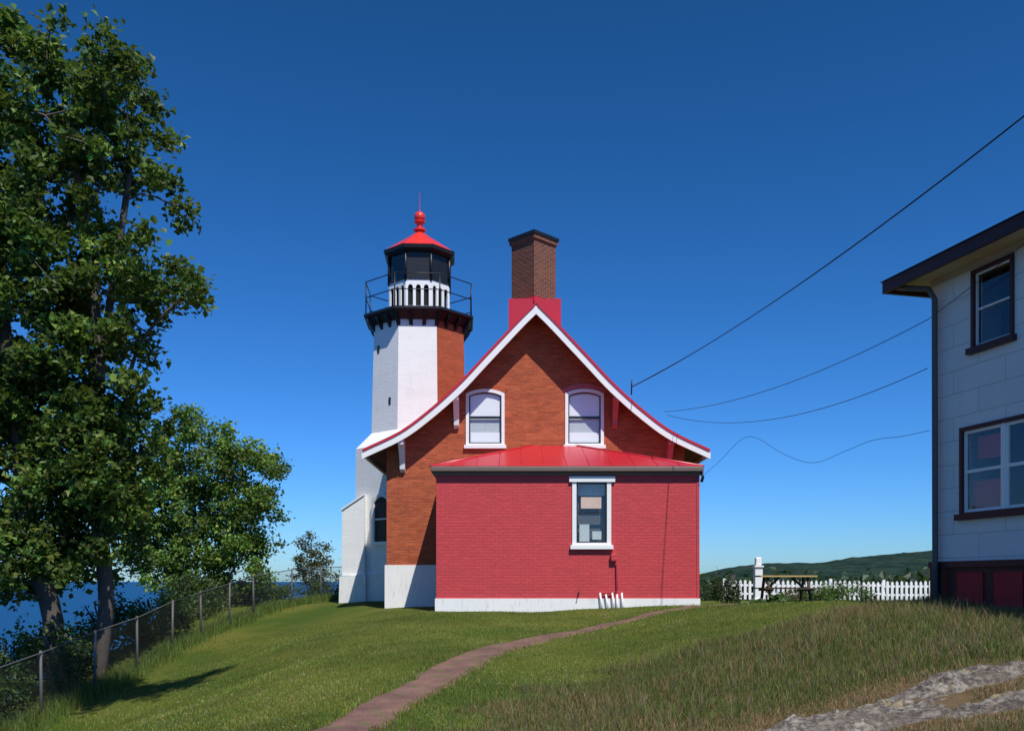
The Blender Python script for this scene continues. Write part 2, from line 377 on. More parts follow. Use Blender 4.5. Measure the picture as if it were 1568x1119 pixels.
# main roof
yf,yb=26.35,36.6
def roofside(sg):
    V=[];F=[];th=.07
    P=[(XC+sg*p[0],p[1]) for p in PR]
    nrm=[]
    for i in range(len(P)):
        a=np.array(P[min(i+1,len(P)-1)])-np.array(P[max(i-1,0)]); nv=np.array([-a[1],a[0]])*sg; nv/=np.linalg.norm(nv); nrm.append(nv)
    n=len(P)
    for yy in (yf,yb):
        for p in P: V.append((p[0],yy,p[1]))
        for p,nv in zip(P,nrm): 
            V.append((p[0] if p is P[0] else p[0]-nv[0]*th,yy,p[1]-nv[1]*th))
    for i in range(n-1):
        F.append((i,i+1,2*n+i+1,2*n+i)); F.append((n+i,3*n+i,3*n+i+1,n+i+1)); F.append((i,n+i,n+i+1,i+1)); F.append((2*n+i,2*n+i+1,3*n+i+1,3*n+i))
    F.append((n-1,2*n-1,4*n-1,3*n-1))
    obj('roof_slope_'+('r' if sg>0 else 'l'),V,F,M_roof,H0)
    # bargeboard
    lo=[(p[0],p[1]-.075/max(.3,abs(nv[1]))) for p,nv in zip(P,nrm)]
    hi2=[(p[0],p[1]-.25/max(.3,abs(nv[1]))) for p,nv in zip(P,nrm)]
    panel('bargeboard_'+('r' if sg>0 else 'l'),[lo+hi2[::-1]],.06,(0,yf+.025),(1,0),M_trim,H0)
    # soffit under overhang
    V=[];F=[]
    for yy in (yf+.09,yb-.05):
        for p,nv in zip(P,nrm): V.append((p[0],yy,p[1]-.10/max(.3,abs(nv[1]))))
    for i in range(n-1): F.append((i,n+i,n+i+1,i+1))
    obj('soffit_'+('r' if sg>0 else 'l'),V,F,M_soff,H0)
    e=P[-1]
    box('eave_fascia_'+('r' if sg>0 else 'l'),min(e[0],e[0]-sg*.05),max(e[0],e[0]-sg*.05),yf+.1,yb,e[1]-.2,e[1]-.08,M_trim,H0)
    # knee brackets
    for j,dx in enumerate((2.33,3.92)):
        zt=prz(dx)-.33; x=XC+sg*dx; mt=M_trim if sg<0 else M_pink
        V=[];w=.075
        outl=[(YW,zt+.1),(yf+.08,zt+.1),(yf+.08,zt-.05),(yf+.2,zt-.15),(YW-.17,zt-.55),(YW-.14,zt-.72),(YW,zt-.8)]
        for s_ in (-w,w):
            for (yy,zz) in outl: V.append((x+s_,yy,zz))
        k=len(outl); F=[tuple(range(k)),tuple(range(2*k-1,k-1,-1))]+[(q,k+q,k+(q+1)%k,(q+1)%k) for q in range(k)]
        obj('knee_bracket_%d_%s'%(j,'r' if sg>0 else 'l'),V,F,mt,H0)
roofside(1); roofside(-1)
tube('ridge_cap',[(XC,yf+.1,8.045),(XC,yb,8.045)],.03,M_roof,H0)
# chimney
box('chimney_base',XC-.80,XC+.80,27.9,29.3,6.8,8.62,M_roof,H0)
cc=(XC-.02,28.6); q=math.pi/2
lathe('chimney_stack',cc,[(.69,8.5),(.69,10.44)],M_chim,H0,4,ang0=q)
lathe('chimney_corbel',cc,[(.69,10.44),(.76,10.48),(.76,10.60)],M_chim,H0,4,ang0=q)
lathe('chimney_cap',cc,[(.80,10.60),(.80,10.70)],M_black,H0,4,ang0=q)
lathe('chimney_flashing',cc,[(.75,8.5),(.72,8.70)],M_roof,H0,4,ang0=q)
# ---- annex
YA=24.0; ax0,ax1=-1.99,4.906
hole=[rect(1.59,2.59,.93,2.70)]
panel('annex_front_wall',[rect(ax0,ax1,-.50,2.80)]+hole,.25,(0,YA),(1,0),M_red,H0)
obj('annex_side_walls',boxv(ax0,ax1,YA+.255,YW-.01,-1.4,2.80),[BF[3],BF[5]],M_red,H0)
box('annex_foundation',ax0-.03,ax1+.03,YA-.035,YA+.5,-1.3,-.45,M_whitebase,H0)
box('annex_corner_board',ax1-.06,ax1+.012,YA-.014,YA+.2,-.44,2.76,M_red,H0)
window(H0,'annex_window',(0,YA),(1,0),2.09,1.02,.90,2.72,shade=.0,trimw=.11,low=None)
boxf('annex_window_header',(0,YA),(1,0),1.50,2.70,-.02,.07,2.60,2.745,M_trim,H0)
boxf('annex_window_apron',(0,YA),(1,0),1.55,2.63,-.02,.075,.84,.95,M_trim,H0)
boxf('annex_curtain_back',(0,YA),(1,0),1.72,2.46,-.28,-.26,1.02,2.58,M_pipe,H0)
boxf('annex_paper',(0,YA),(1,0),1.82,2.36,-.17,-.15,1.92,2.22,M_orange,H0)
boxf('annex_lace',(0,YA),(1,0),1.72,2.46,-.20,-.19,2.26,2.56,M_shade2,H0)
boxf('annex_sign',(0,YA),(1,0),1.78,2.04,-.14,-.13,1.04,1.50,M_shade2,H0)
boxf('annex_sign_2',(0,YA),(1,0),2.12,2.36,-.14,-.13,1.1,1.32,M_shade2,H0)
# annex roof
e0,e1,ey=-2.12,5.0,YA-.15
rz,tz=3.0,4.0
V=[(e0,ey,rz),(e1,ey,rz),(e1,YW,rz),(e0,YW,rz),(.60,YW-.02,tz),(1.86,YW-.02,tz)]
obj('annex_roof',V,[(0,1,5,4),(0,4,3),(1,2,5)],M_roof,H0)
for nm,(p,q_) in {'hip_l':(V[0],V[4]),'hip_r':(V[1],V[5])}.items(): tube('annex_'+nm,[p,q_],.035,M_roof,H0)
for i in range(1,12):
    x=e0+(e1-e0)*i/12; 
    if x<.6: f=(x-e0)/(.6-e0)
    elif x>1.86: f=(e1-x)/(e1-1.86)
    else: f=1
    tube('annex_roof_seam_%d'%i,[(x,ey,rz+.006),(x,ey+(YW-ey)*f,rz+(tz-rz)*f+.006)],.010,M_roof,H0,4)
box('annex_gutter',e0,e1,ey-.04,ey+.10,rz-.14,rz-.01,M_fasc,H0,.02)
box('annex_eave_left',e0,e0+.12,ey+.1,YW-.02,rz-.14,rz-.01,M_fasc,H0)
box('annex_eave_right',e1-.12,e1,ey+.1,YW-.02,rz-.14,rz-.01,M_fasc,H0)
box('annex_frieze',e0+.05,e1-.05,ey+.1,YA+.2,rz-.22,rz-.13,M_fasc,H0)
tube('downspout_elbow',[(4.97,YA-.05,2.85),(5.0,YA-.06,2.72),(4.96,YA-.06,2.6)],.04,M_black,H0)
cz=.62
box('meter_box',2.58,2.74,YA-.12,YA-.002,cz-.1,cz+.1,M_red,H0,.03)
tube('service_conduit',[(2.66,YA-.06,cz-.1),(2.74,YA-.05,cz-.16),(2.75,YA-.05,-.2),(2.7,YA-.06,-.3),(2.35,YA-.06,-.33)],.022,M_red,H0)
for i,(a,c) in enumerate([(2.3,2.37),(2.45,2.54),(2.62,2.68),(2.75,2.74),(2.87,2.9)]):
    tube('vent_pipe_%d'%i,[(c,YA-.13,-.82),(a,YA-.10,-.30-.04*(i%2))],.024,M_trim,H0)
tube('wall_tap',[(1.75,YA,-.28),(1.75,YA-.12,-.3),(1.72,YA-.12,-.42)],.018,M_black,H0)
tube('service_mast',[(3.46,26.5,5.4),(3.46,26.42,5.82)],.02,M_black,H0)
# ------------------------------------------------------------ lighthouse tower
T0=empty('lighthouse_tower'); tc_=(-3.33,33.0); A0=math.radians(-19.3)
fm=lambda k:1 if k in(0,7,6) else 0
lathe('tower_shaft',tc_,[(1.80,5.0),(1.70,9.15)],[M_white,M_brickT],T0,8,A0,facemat=fm)
lathe('tower_lower',tc_,[(2.40,-1.4),(2.36,4.62),(1.80,5.2)],[M_white,M_brickT],T0,8,A0)
lathe('tower_plinth',tc_,[(2.52,-1.5),(2.50,.25),(2.38,.38)],[M_whitebase],T0,8,A0)
bx0,bx1=-5.86,-5.05
V=[(bx0,31.5,.2),(bx1,31.3,.2),(bx1,33,.2),(bx0,33,.2),(bx0,31.5,2.45),(bx1,31.3,2.95),(bx1,33,2.95),(bx0,33,2.45)]
obj('tower_buttress',V,BF,M_white,T0)
V=[(bx0-.1,31.38,-1.4),(bx1+.05,31.18,-1.4),(bx1,33.2,-1.4),(bx0-.1,33.2,-1.4),(bx0-.07,31.4,.15),(bx1+.05,31.2,.25),(bx1,33.1,.25),(bx0-.07,33.1,.15)]
obj('tower_buttress_plinth',V,BF,M_whitebase,T0)
V=[(bx0-.03,31.46,2.43),(bx1,31.26,2.95),(bx1,33.05,2.95),(bx0-.03,33.05,2.43),(bx0-.03,31.46,2.48),(bx1,31.26,3.01),(bx1,33.05,3.01),(bx0-.03,33.05,2.48)]
obj('tower_buttress_coping',V,BF,M_trim,T0)
def vert(k,R): a=A0-2*math.pi*k/8; return Vector((tc_[0]+R*math.cos(a),tc_[1]+R*math.sin(a),0))
def face_frame(k,R):
    a=vert(k+1,R); b_=vert(k,R); d=(b_-a); L=d.length; d/=L
    return a,(d.x,d.y),L
a,xd,L=face_frame(2,2.41)
panel('tower_window_surround',[arch_loop(1.0,1.98,1.22,2.98,.25),arch_loop(1.12,1.86,1.34,2.86,.2)],.1,(a.x,a.y),xd,M_trim,T0,off=.07)
panel('tower_window_pane',[arch_loop(1.12,1.86,1.34,2.86,.2)],.02,(a.x,a.y),xd,M_sash,T0,off=.01)
panel('tower_window_rail',[rect(1.12,1.86,2.08,2.13)],.02,(a.x,a.y),xd,M_trim,T0,off=.03)
a,xd,L=face_frame(2,1.79)
for z,u_ in ((8.0,.25),(6.1,.9)):
    panel('shaft_slit',[rect(u_,u_+.1,z,z+.25)],.04,(a.x,a.y),xd,M_sash,T0,off=.02-(z-5)*.02)
# gallery
lathe('gallery_cove',tc_,[(1.68,8.98),(1.76,9.02),(1.96,9.24)],M_black,T0,8,A0)
lathe('gallery_deck',tc_,[(2.04,9.24),(2.08,9.28),(2.08,9.36)],M_black,T0,8,A0)
for k in range(8):
    for f in (.0,.33,.67):
        p=vert(k,1)*(1-f)+vert(k+1,1)*f; d=(Vector((p.x-tc_[0],p.y-tc_[1],0))); rr=d.length; d.normalize()
        tt=Vector((-d.y,d.x,0)); c0=Vector((tc_[0],tc_[1],0))
        V=[]
        for s_ in (-.06,.06):
            for (r,z) in ((1.66*rr,9.25),(1.98*rr,9.25),(1.92*rr,9.08),(1.76*rr,8.86),(1.66*rr,8.72)):
                V.append(c0+d*r+tt*s_+Vector((0,0,z)))
        n=5;F=[tuple(range(n)),tuple(range(2*n-1,n-1,-1))]+[(q_,n+q_,n+(q_+1)%n,(q_+1)%n) for q_ in range(n)]
        obj('gallery_bracket_%d_%d'%(k,int(f*10)),V,F,M_black,T0)
for z in (9.95,10.5):
    tube('gallery_rail',[vert(k,2.0)+Vector((0,0,z)) for k in range(8)],.018,M_black,T0,6,closed=True)
for k in range(8):
    p=vert(k,2.0)
    tube('gallery_post_%d'%k,[p+Vector((0,0,9.36)),p+Vector((0,0,10.52))],.024,M_black,T0,6)
# lantern room
RL=1.16
lathe('lantern_core',tc_,[(1.02,9.34),(1.02,10.5)],M_dark,T0,8,A0)
for k in range(8):
    a,xd,L=face_frame(k,RL)
    hs=[]
    for c_ in (.19,.5,.81):
        w_=.088
        lp=[(L*c_-w_,9.62),(L*c_+w_,9.62)]
        for i in range(7):
            th=math.pi*i/6; lp.append((L*c_+w_*math.cos(th),10.25+w_*1.3*math.sin(th)))
        hs.append(lp)
    panel('lantern_parapet_%d'%k,[rect(0,L,9.37,10.56)]+hs,.05,(a.x,a.y),xd,M_trim,T0)
    p=vert(k,RL)
    tube('lantern_mullion_%d'%k,[p+Vector((0,0,10.5)),p+Vector((0,0,11.62))],.05,M_black,T0,6)
    if k in (0,1,4,7): panel('lantern_blank_%d'%k,[rect(.04,L-.04,10.56,11.6)],.03,(a.x,a.y),xd,M_black,T0,off=-.03)
    else:
        panel('lantern_glass_%d'%k,[rect(.04,L-.04,10.56,11.6)],.01,(a.x,a.y),xd,M_glass,T0,off=-.03)
lathe('lantern_sill',tc_,[(RL+.03,10.54),(RL+.03,10.60)],M_black,T0,8,A0)
lathe('lantern_lens',tc_,[(.12,10.5),(.12,10.7),(.28,10.8),(.28,11.2),(.15,11.3)],M_black,T0,12)
lathe('lantern_eave',tc_,[(1.18,11.5),(1.33,11.6),(1.36,11.72),(1.3,11.74)],M_black,T0,8,A0)
lathe('lantern_roof',tc_,[(1.31,11.735),(.85,12.05),(.42,12.34),(.14,12.56),(.12,12.62)],M_roofb,T0,8,A0)
lathe('ventilator_neck',tc_,[(.16,12.6),(.22,12.63),(.22,12.68),(.11,12.72),(.11,12.9),(.2,12.93),(.2,12.96)],M_roofb,T0,20,smooth=False)
lathe('ventilator_ball',tc_,[(.2*math.sin(math.pi*i/12)+.001,13.12-.2*math.cos(math.pi*i/12)) for i in range(13)],M_roofb,T0,24,smooth=True)
lathe('lightning_rod',tc_,[(.03,13.3),(.012,13.4),(.004,14.05)],M_roofb,T0,6)
# ------------------------------------------------------------ right-hand white house
R0=empty('white_sided_house'); ro=(7.81,17.0); rx=(.2425,-.9701)
W=9.0;HT=5.56
u0,u1,z0,z1=1.02,1.98,4.02,5.42; l0,l1,m0,m1=.74,2.75,1.14,2.72
panel('side_wall',[rect(0,W,.30,HT),rect(u0+.01,u1-.01,z0+.01,z1-.01),rect(l0+.01,l1-.01,m0+.01,m1-.01)],.2,ro,rx,M_side,R0)
n_=Vector((rx[1],-rx[0],0)); Xr=Vector((rx[0],rx[1],0)); O_=Vector((ro[0],ro[1],0))
def rp(u,d,z): p=O_+Xr*u+n_*d; return (p.x,p.y,z)
V=[rp(0,-.2,-1.5),rp(W,-.2,-1.5),rp(W,-8,-1.5),rp(0,-8,-1.5),rp(0,-.2,HT),rp(W,-.2,HT),rp(W,-8,HT),rp(0,-8,HT)]
obj('other_walls',V,[(1,2,6,5),(2,3,7,6),(3,0,4,7)],M_side,R0)
boxf('foundation',ro,rx,.03,W,-.3,-.04,-1.6,.30,M_maroon,R0)
boxf('foundation_board',ro,rx,-.04,W,-.1,.05,.25,.36,M_maroon,R0)
boxf('foundation_post',ro,rx,-.02,.12,-.1,.03,-1.4,.25,M_maroon,R0)
for i,u_ in enumerate((.62,1.5)): boxf('foundation_red_panel_%d'%i,ro,rx,u_,u_+.62,-.05,-.02,-.7,.16,M_flatred,R0)
window(R0,'upper_window',ro,rx,(u0+u1)/2,u1-u0,z0,z1,trim=M_maroon,sashm=M_trim,shade=.0,sill=True,trimw=.07,sw=.03)
window(R0,'lower_window',ro,rx,(l0+l1)/2,l1-l0,m0,m1,trim=M_maroon,sashm=M_trim,shade=0,double=True,trimw=.07,sw=.055)
boxf('lower_window_red_reflection',ro,rx,l0+.12,l0+1.0,-.16,-.14,m0+.08,m0+.62,M_flatred,R0)  # red sheet added behind the glass to imitate a red reflection
boxf('lower_window_red_reflection_2',ro,rx,l0+.2,l0+.75,-.2,-.18,m0+1.0,m0+1.4,M_flatred,R0)  # second added sheet, same imitated reflection
ov=.62
def slab(nm,u_0,u_1,d0,d1,z_0,z_1,mt): boxf(nm,ro,rx,u_0,u_1,d0,d1,z_0,z_1,mt,R0)
slab('soffit',-.5,W+.5,-8.5,ov-.03,HT,HT+.03,M_beige)
slab('fascia_side',-.56,W+.5,ov-.03,ov+.02,HT-.1,HT+.12,M_maroon)
slab('fascia_end',-.58,-.52,-8.6,ov+.018,HT-.098,HT+.118,M_maroon)
slab('frieze',.0,W,.0,.03,HT-.10,HT-.004,M_beige)
V=[rp(-.62,ov+.06,HT+.125),rp(W+.6,ov+.06,HT+.125),rp(W+.6,-8.6,HT+.125),rp(-.62,-8.6,HT+.125),rp(3.5,-4,HT+1.9),rp(W-3.5,-4,HT+1.9)]
obj('hip_roof',V,[(0,1,5,4),(1,2,5),(2,3,4,5),(3,0,4),(3,2,1,0)],M_maroon,R0)
tube('downspout',[rp(-.3,.52,HT-.05),rp(-.1,.45,HT-.12),rp(.16,.20,HT-.2),rp(.22,.12,HT-.4),rp(.22,.11,.5),rp(.22,.11,-.5)],.055,M_pipe,R0)
# ------------------------------------------------------------ power lines
def sagline(name,a,b,sag,r=.012,n=28,par=None):
    a=Vector(a);b=Vector(b); pts=[]
    for i in range(n+1):
        t=i/n; p=a.lerp(b,t); p.z-=sag*4*t*(1-t); pts.append(p)
    tube(name,pts,r,M_wire,par,6)
PL=empty('power_lines')
sagline('service_drop',(3.46,26.42,5.6),(9.6,9.0,8.36),.55,.010,par=PL)
sagline('service_drop_twist',(3.46,26.42,5.63),(9.62,9.0,8.38),.58,.006,par=PL)
sagline('phone_line',(4.5,27.0,5.0),rp(.0,.1,4.85),.35,.007,par=PL)
sagline('phone_line_upper',rp(.0,.1,4.85),rp(5.0,.3,6.2),.1,.006,par=PL)
sagline('cable_line',(4.6,27.0,4.9),rp(.0,.1,3.95),.55,.007,par=PL)
wp=[(5.05,24.0,2.8),(5.35,23.5,3.1),(5.75,22.9,3.55),(6.0,22.4,3.5),(6.35,21.3,2.95),(6.7,20.3,2.63),(7.05,19.3,2.75),(7.3,18.5,2.85),(7.6,17.8,2.82),rp(0,.05,2.80)]
wd=[tuple(p) for p in dense(wp,5)]
tube('slack_wire',wd,.005,M_wire,PL,5)
# ------------------------------------------------------------ chain-link fence
FN=empty('chain_link_fence')
fp=[(-9.0,5),(-8.9,9),(-8.85,13),(-8.75,17),(-8.6,21),(-8.5,25),(-8.05,28.5),(-7.6,31.5),(-7.1,34),(-5.2,35.8),(-2.5,36.6)]
FH=1.2; V=[];F=[]
posts=[]
for i in range(len(fp)-1):
    a=np.array(fp[i]);b_=np.array(fp[i+1]); L=np.linalg.norm(b_-a); ns=max(1,round(L/2.2))
    for s_ in range(ns):
        p=a+(b_-a)*s_/ns; q_=a+(b_-a)*(s_+1)/ns
        posts.append(p)
        za,zb=h1(*p),h1(*q_); l=np.linalg.norm(q_-p); d=(q_-p)/l
        st=.075; k=-FH
        while k<l:
            for dr in (1,-1):
                s0,s1=(k,k+FH); t0,t1=0,FH
                if s0<0: t0=-s0; s0=0
                if s1>l: t1=FH-(s1-l); s1=l
                if t1<=t0: continue
                h0,h1_=(t0,t1) if dr==1 else (FH-t0,FH-t1)
                def W3(s,h): 
                    pp_=p+d*s; return (pp_[0],pp_[1],za+(zb-za)*s/l+h+.03)
                n0=len(V); w=.003
                A_=W3(s0,h0);B_=W3(s1,h1_)
                V+= [(A_[0],A_[1],A_[2]-w),(B_[0],B_[1],B_[2]-w),(B_[0],B_[1],B_[2]+w),(A_[0],A_[1],A_[2]+w)]
                F.append((n0,n0+1,n0+2,n0+3))
            k+=st
posts.append(np.array(fp[-1]))
obj('wire_mesh',V,F,M_grey,FN,uv=False)
tube('top_rail',[(p[0],p[1],h1(*p)+FH+.04) for p in posts],.014,M_grey,FN,6)
for i,p in enumerate(posts): tube('post_%d'%i,[(p[0],p[1],h1(*p)-.2),(p[0]+.02*math.sin(i*3),p[1],h1(*p)+FH+.08)],.03,M_grey,FN,8)
# ------------------------------------------------------------ picket fence
PF=empty('white_picket_fence'); V=[];F=[]
def addbox(V,F,x0,x1,y0,y1,z0,z1,pt=0):
    n0=len(V); V+=boxv(x0,x1,y0,y1,z0,z1); F+=[tuple(n0+i for i in f) for f in BF]
    if pt:
        n1=len(V); xm=(x0+x1)/2; V+=[(x0,y0,z1),(x1,y0,z1),(xm,y0,z1+pt),(x0,y1,z1),(x1,y1,z1),(xm,y1,z1+pt)]
        F+=[(n1,n1+1,n1+2),(n1+4,n1+3,n1+5),(n1+1,n1+4,n1+5,n1+2),(n1+3,n1,n1+2,n1+5)]
yq=39.5
x=9.2; i=0
while x<19.5:
    g0=h1(x,yq); addbox(V,F,x,x+.11,yq-.012,yq+.012,g0+.05,g0+.82+.015*math.sin(i*2.1),.07); x+=.205;i+=1
obj('pickets',V,F,M_trim,PF)
V=[];F=[]
for zz in (.25,.62):
    xx=9.2
    while xx<19.3:
        g0=h1(xx,yq); addbox(V,F,xx,xx+2.3,yq+.02,yq+.06,g0+zz,g0+zz+.09); xx+=2.3
xx=9.2
while xx<20: g0=h1(xx,yq); addbox(V,F,xx-.06,xx+.06,yq+.07,yq+.18,g0-.1,g0+.95); xx+=2.3
obj('rails_and_posts',V,F,M_trim,PF)
# white garden post
GP=empty('white_gate_post'); gx,gy=9.15,34.0; g0=h1(gx,gy)
box('shaft',gx-.14,gx+.14,gy-.13,gy+.13,g0-.1,g0+1.35,M_trim,GP,.01)
box('cap',gx-.17,gx+.17,gy-.18,gy+.18,g0+1.35,g0+1.41,M_trim,GP,.01)
box('finial',gx-.11,gx+.11,gy-.11,gy+.11,g0+1.41,g0+1.72,M_trim,GP,.04)
box('base',gx-.18,gx+.18,gy-.17,gy+.17,g0-.1,g0+.2,M_trim,GP,.01)
# picnic table
PT=empty('picnic_table'); px,py=8.98,30.0; g0=h1(px,py)+.10
for i in range(5): box('top_board_%d'%i,px-.92,px+.92,py-.38+i*.155,py-.24+i*.155,g0+.84,g0+.89,M_wood if i!=0 else M_woodt,PT)
for s_ in (-1,1):
    for i in range(2): box('bench_board_%d_%d'%(s_,i),px-.92,px+.92,py+s_*.68-.15+i*.155,py+s_*.68-.01+i*.155,g0+.45,g0+.49,M_wood,PT)
    xx=px+s_*.65
    tube('leg_a_%d'%s_,[(xx,py-.62,g0-.15),(xx,py-.2,g0+.84)],.05,M_wood,PT,4); tube('leg_b_%d'%s_,[(xx,py+.62,g0-.15),(xx,py+.2,g0+.84)],.05,M_wood,PT,4)
    box('cross_%d'%s_,xx-.03,xx+.03,py-.8,py+.8,g0+.38,g0+.45,M_wood,PT)
    tube('brace_%d'%s_,[(xx,py,g0+.42),(xx-s_*.45,py,g0+.83)],.04,M_wood,PT,4)
# ------------------------------------------------------------ foliage
def leaves(name,P,size,cols,parent=None,asp=.75,up=.35,mat=None):
    n=len(P); nr=rng.normal(size=(n,3)); nr[:,2]=np.abs(nr[:,2])+up; nr/=np.linalg.norm(nr,axis=1)[:,None]
    d=rng.normal(size=(n,3)); d-= (d*nr).sum(1)[:,None]*nr; d/=np.linalg.norm(d,axis=1)[:,None]
    s=np.cross(nr,d); L=size*(.6+.8*rng.random(n))[:,None]; Wd=L*asp*.5
    a=P-d*L*.5; c=P+d*L*.5-nr*L*.15; l=P+s*Wd+nr*L*.12-d*L*.08; r=P-s*Wd+nr*L*.12-d*L*.08
    V=np.stack([a,l,c,r],1).reshape(-1,3); i4=np.arange(n)*4
    F=np.concatenate([np.c_[i4,i4+2,i4+1],np.c_[i4,i4+3,i4+2]])
    return fastmesh(name,V,F,mat or M_leaf,parent,col=np.repeat(cols,4,axis=0))
def leafcol(n,base,var=.35,clump=None):
    k=np.clip(1+var*rng.normal(size=(n,1)),.35,2.2)
    c=np.array(base)[None]*k; c[:,0]*=1+.25*rng.normal(size=n).clip(-1.5,2)
    if clump is not None: c=c*clump[:,None]
    return np.clip(c,.004,.5)
def tree(name,stems,blobs,per,nl,lsize,base,bark,y_c,ydepth,sig=.3,tipr=.009,jit=.12,up=.35,pw=2.0):
    par=empty(name,(0,0,0))
    nodes=[];parent=[]
    for st in stems:
        D=dense(st,4); pi=-1
        for p in D:
            nodes.append(np.array(p)); parent.append(pi); pi=len(nodes)-1
    tips=[]
    for (bx,bz,br,*rest) in blobs:
        by=rest[0] if rest else 0
        m_=max(2,int(per*(br/.7)**2))
        for _ in range(m_):
            v=rng.normal(size=3); v/=np.linalg.norm(v); v*=br*rng.random()**.4
            tips.append(np.array([bx+v[0],y_c+by+rng.uniform(-1,1)*ydepth+v[1]*.5,bz+v[2]]))
    trunk=np.array(nodes)
    tips.sort(key=lambda p:np.min(np.linalg.norm(trunk-p,axis=1)))
    tipidx=[]
    for p in tips:
        A=np.array(nodes); d=A-p; dist=np.linalg.norm(d,axis=1)+np.maximum(0,d[:,2]+.15)*1.5
        j=int(np.argmin(dist)); q_=nodes[j]; L=np.linalg.norm(p-q_); k=max(1,int(L/.35)); pi=j
        for s_ in range(1,k+1):
            f=s_/k; r=q_+(p-q_)*f+np.array([0,0,.12*L*math.sin(math.pi*f)])+(rng.normal(size=3)*jit*min(1,L)*.5 if s_<k else 0)
            nodes.append(r); parent.append(pi); pi=len(nodes)-1
        tipidx.append(pi)
    n=len(nodes); acc=np.zeros(n); 
    for i in range(n-1,-1,-1):
        if acc[i]==0: acc[i]=tipr**pw
        if parent[i]>=0: acc[parent[i]]+=acc[i]
    rad=acc**(1/pw)
    V=[];F=[];sd=6
    for i in range(n):
        j=parent[i]
        if j<0: continue
        a=nodes[j];b_=nodes[i]; d=b_-a; L=np.linalg.norm(d)
        if L<1e-5: continue
        d/=L; u=np.cross(d,[0,0,1] if abs(d[2])<.9 else [1,0,0]); u/=np.linalg.norm(u); w=np.cross(d,u)
        ra=min(rad[j],rad[i]*1.35); rb=rad[i]; n0=len(V)
        for (c,r) in ((a-d*ra*.3,ra),(b_,rb)):
            for k in range(sd):
                th=2*math.pi*k/sd; V.append(c+u*math.cos(th)*r+w*math.sin(th)*r)
        for k in range(sd): F.append((n0+k,n0+(k+1)%sd,n0+sd+(k+1)%sd,n0+sd+k))
    fastmesh('trunk_and_limbs',np.array(V),np.array(F),bark,par,smooth=True)
    TP=np.array([nodes[i] for i in tipidx]); m_=len(TP)
    off=rng.normal(size=(m_,nl,3))*sig; off[...,2]*=.75
    P=(TP[:,None,:]+off).reshape(-1,3)
    cl=np.repeat(np.clip(1+.3*rng.normal(size=m_),.45,1.7),nl)
    leaves('leaves',P,lsize,leafcol(len(P),base,.3,cl),par,up=up)
    return par
tx,ty=-9.2,20.5; g0=h1(tx,ty)
B=[(-1.7,11.9,.6),(-.8,11.5,.55),(.6,11.7,.4),(-.1,11.4,.5),(1.05,10.9,.35),(1.1,10.3,.35),(0,10.4,.6),(-.8,10.7,.5),(-1.4,10.1,.75),(1.0,9.3,.45),(1.45,8.6,.3),(.3,9.0,.4),(-.4,9.4,.5),(-1.1,8.6,.7),(-1.8,7.7,.8),
 (0,7.9,.45),(-.8,7.5,.5),(-.4,6.7,.75),(-1.4,6.3,.8),(.6,7.0,.55),(1.35,7.3,.35),(1.1,6.4,.5),(1.9,6.45,.3),(2.4,6.3,.2),(.7,5.4,.45),(-.3,5.3,.7),(-1.3,4.7,.85),(-.4,3.9,.8),(.9,4.3,.38),(.85,3.5,.38),
 (-1.4,3.0,.9),(.1,2.7,.75),(-1.1,1.6,.8),(.3,1.6,.6),(-1.7,.7,.7),(-.7,.7,.55),(.4,2.1,.5),(-.2,3.4,.6),(.6,2.8,.45),(-.6,2.2,.75),(.35,.9,.4),(-1.8,-.3,.45),(-.3,.1,.3),(-1.2,.1,.4),
 (-3,11,1.),(-3,9.3,1.1),(-3,7.2,1.1),(-3,5.2,1.1),(-3,3.2,1.1),(-2.8,1.4,.9),(-2.3,4.0,1.)]
B=[(tx+a,c,r) for a,c,r in B]
stems=[[(tx-.1,ty,g0-.3),(tx+.1,ty,-.6),(tx+.0,ty,.8),(tx-.25,ty,2.6),(tx-.1,ty+.1,4.6),(tx-.2,ty,6.6),(tx-.5,ty,8.6),(tx-.7,ty,10.6)],
       [(tx-.7,ty-.6,g0-.6),(tx-.85,ty-.5,-.8),(tx-1.2,ty-.5,0.4),(tx-1.6,ty-.3,2.2),(tx-2.1,ty,5),(tx-2.4,ty,8.5)],
       [(tx+.0,ty,.8),(tx+.3,ty+.2,3.2),(tx+.7,ty,4.9),(tx+1.2,ty-.1,5.7),(tx+1.9,ty-.2,6.3)],
       [(tx-.1,ty+.1,4.6),(tx+.3,ty,7),(tx+.6,ty,9),(tx+.7,ty,10.8)]]
tree('deciduous_tree',stems,B,23,62,.155,(.095,.155,.027),M_bark,ty,1.4,sig=.16,tipr=.0145)
# neighbouring tree standing nearer, outside the picture, whose crown shades the bank
tx2,ty2=-9.3,10.8
B4=[(-3.4,9.9,.8,.6),(-4.2,10.5,.9,0),(-5.2,9.9,.9,.9),(-4.4,11.1,.7,-.8),(-6.4,10.5,1,.3),(-7.4,11.1,1,0),(-5.6,11.4,.8,-.3),(-8.6,10.5,1,0)]
tree('deciduous_tree',[[(tx2,ty2,h1(tx2,ty2)-.2),(tx2+.2,ty2,2.8),(tx2+.8,ty2,6.5),(tx2+1.6,ty2,10)],[(tx2+.8,ty2,6.5),(tx2+2.5,ty2+.2,9.0),(tx2+4.4,ty2+.3,9.9)]],B4,13,50,.15,(.10,.165,.028),M_bark,ty2,.7,sig=.17,tipr=.013)
